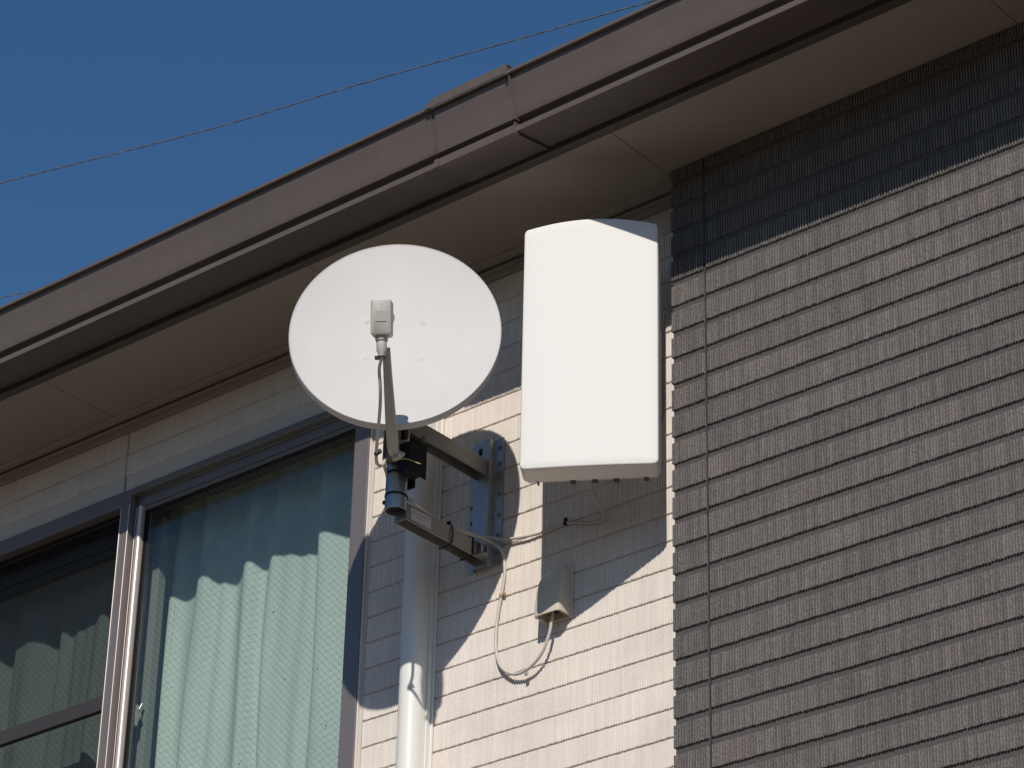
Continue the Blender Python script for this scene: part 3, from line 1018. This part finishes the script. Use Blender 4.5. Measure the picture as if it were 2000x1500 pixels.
ring_tie("cable_tie", (PX, PY, 4.690), (0.03, 0.06, 1), PR + 0.0003, 0.0045, "upper of two black ties round the steel pole", (-0.8, 0.6, -0.3))
ring_tie("cable_tie", (PX, PY, 4.6365), (0.03, 0.05, 1), PR + 0.0003, 0.0045, "lower black tie round the steel pole with its head at left", (-0.9, -0.25, -0.25))
ring_tie("cable_tie", CE + cdir * -0.001, cdir, 0.0064, 0.0042, "small black tie at the plug under the dish receiver head", (-0.8, -0.5, 0))


ring_tie("cable_tie", (-3.9347, -0.4693, 4.6490), (0.7, -0.65, 0.42), 0.0037, 0.0045, "tiny black tie on the cable beside the foot of the feed arm", (0.6, 0.5, 0.6))


def box_tie(yc, label, slack):
    t = MB()
    zc, h = 4.6085, 0.0205
    x0, x1 = -4.0445, -4.0075
    zt, zb = zc + h + 0.0085, zc - h - 0.0006
    path = [(x1 + 0.0002, yc, zb + 0.002), (x1 + 0.0016 + slack, yc, zc - 0.006), (x1 + 0.0014 + slack, yc, zc + 0.01), (x1 - 0.002, yc + 0.001, zt - 0.002), (x1 - 0.010, yc + 0.001, zt + 0.001),
            (x0 + 0.006, yc + 0.002, zt - 0.003), (x0 - 0.0016, yc + 0.002, zc + 0.012), (x0 - 0.0016, yc + 0.004, zc - h + 0.002), (x0 + 0.003, yc + 0.002, zb - 0.0012 - slack),
            (x1 - 0.008, yc, zb - 0.0012 - slack), (x1 + 0.0002, yc, zb + 0.002)]
    P = catmull(path, 4)
    loops = []
    for i, p in enumerate(P):
        tg = (P[min(i + 1, len(P) - 1)] - P[max(i - 1, 0)]).normalized()
        nrm = Vector((0, 1, 0)).cross(tg).normalized()
        loops.append([p + nrm * 0.0006 + Vector((0, 0.0022, 0)), p + nrm * 0.0006 - Vector((0, 0.0022, 0)), p - nrm * 0.0006 - Vector((0, 0.0022, 0)), p - nrm * 0.0006 + Vector((0, 0.0022, 0))])
    t.loft(loops)
    t.obox((x1 - 0.010, yc + 0.001, zt + 0.004), (1, 0, 0), (0, 1, 0), (0, 0, 1), 0.0045, 0.0034, 0.0036)
    return tag(t.build("cable_tie", M_PBLACK, None, smooth=40), label, "cable tie", GT)


box_tie(-0.135, "black tie round the middle of the lower bracket arm", 0.002)
box_tie(-0.062, "black tie on the lower bracket arm close to the wall plate", 0.0004)

GC = "cable clips on the ivory wall"


def clip(c, tang, label, m, rad=0.0046):
    c, tang = Vector(c), Vector(tang).normalized()
    nrm = Vector((0, -1, 0)); sd = tang.cross(nrm).normalized()
    t = MB()
    n = 10
    L = []
    for q in (-0.004, 0.004):
        L.append([c + tang * q + sd * (math.cos(math.pi * k / n) * rr_) + nrm * (math.sin(math.pi * k / n) * rr_) for rr_, ks in ((rad, range(n + 1)), (rad - 0.0008, range(n, -1, -1))) for k in ks])
    t.loft(L)
    t.obox(c + sd * (rad + 0.004) + nrm * 0.001, tang, sd, nrm, 0.004, 0.0045, 0.0012)
    t.cyl(c + sd * (rad + 0.004) + nrm * 0.002, c + sd * (rad + 0.004) + nrm * 0.005, 0.0026, n=10)
    return tag(t.build("cable_clip", m, None, smooth=40), label, "cable clip", GC)


clip((-3.785, -0.0045, 4.6215), (-1, 0, 0.02), "dark clip holding the flat antenna's cable in its shadow", M_BLACK, 0.0052)
clip((-3.968, -0.0050, 4.496), (-0.1, 0, 1), "rusty clip on the straight drop of the cable loop", M_RUST, 0.0048)
clip((-3.880, -0.0170, 4.288), (1, 0, 0.05), "pale clip at the bottom of the cable loop", M_CLIP, 0.0048)

# twist of bare wire left at the foot of the feed arm
t = MB()
t.tube(catmull([(-3.925, -0.438, 4.655), (-3.93, -0.42, 4.662), (-3.945, -0.405, 4.665), (-3.955, -0.392, 4.672), (-3.935, -0.375, 4.676), (-3.905, -0.36, 4.660)], 6), 0.0012, n=6)
tag(t.build("wire_twist", M_TWIST, None, smooth=60), "thin yellowish wire twist poking out beside the dish pole", "wire")

# ------------------------------------------------------------------ cable entry hood
hood = empty("cable_hood", (-3.80, 0, 4.45))
tag(hood, "beige plastic hood over the cable entry on the ivory wall", "cable cover")
t = MB()
X0, X1 = -3.8395, -3.7665
ZT, ZB = 4.514, 4.392
loops = []
for zz, dep, ins in ((ZT, 0.006, 0.012), (ZT - 0.004, 0.016, 0.007), (ZT - 0.014, 0.025, 0.004), (ZT - 0.035, 0.035, 0.001), (ZT - 0.065, 0.043, 0.0), (ZT - 0.095, 0.047, 0.0), (ZB, 0.048, 0.0), (ZB, 0.044, 0.006), (ZB + 0.028, 0.042, 0.008)):
    xl, xr, c = X0 + ins, X1 - ins, min(0.008, dep * 0.5)
    sl_ = 0.0 if zz > ZB + 0.03 or ins > 0.001 else 0.0
    loops.append([(xl, -0.0006, zz), (xl, -dep + c, zz), (xl + 0.3 * c, -dep + 0.3 * c, zz), (xl + c, -dep, zz), (xr - c, -dep, zz), (xr - 0.3 * c, -dep + 0.3 * c, zz), (xr, -dep + c, zz), (xr, -0.0006, zz)])
t.loft(loops, True, False)
t.build("hood", M_HOOD, hood, smooth=35)
t = MB()
t.box(X0 - 0.004, X1 + 0.004, -0.0062, -0.0007, ZB - 0.004, ZT + 0.004)
t.build("back_plate", M_HOOD, hood, bevel=0.002)
t = MB()
t.cyl((-3.8005, -0.026, ZB + 0.012), (-3.8005, -0.026, ZB + 0.030), 0.015, n=20)
t.build("cable_hole", M_BLACK, hood)

# ------------------------------------------------------------------ overhead wires
def twisted(name, pts, rad, label):
    P = catmull(pts, 40)
    t = MB()
    for ph in (0, math.pi):
        q = []
        s = 0
        for i, p in enumerate(P):
            if i: s += (P[i] - P[i - 1]).length
            a = ph + s * 2 * math.pi / 0.24
            q.append(p + Vector((0.35 * math.cos(a), 0.55 * math.cos(a), math.sin(a))) * rad * 0.34)
        t.tube(q, rad * 0.72, n=6)
    o = t.build(name, M_WIRE, None, smooth=60)
    return tag(o, label, "wire", "overhead wires behind the roof")


twisted("overhead_wire", [(-16.2, 5.2, 12.35), (-12.673, 4.559, 11.247), (-11.477, 4.352, 10.864), (-9.571, 4.119, 10.300), (-8.323, 3.941, 9.950), (-7.163, 3.713, 9.559), (-6.421, 3.508, 9.264), (-5.497, 3.318, 8.953), (-2.5, 2.7, 8.0)], 0.0040,
        "twisted overhead wire crossing the open blue sky")
twisted("overhead_wire", [(-15.5, 4.6, 11.0), (-12.864, 4.808, 10.689), (-12.013, 4.876, 10.558), (-11.718, 4.873, 10.494), (-10.63, 4.80, 10.214), (-8.82, 4.511, 9.63), (-5, 4.3, 8.8)], 0.0036,
        "short stretch of thin wire just above the gutter at far left")
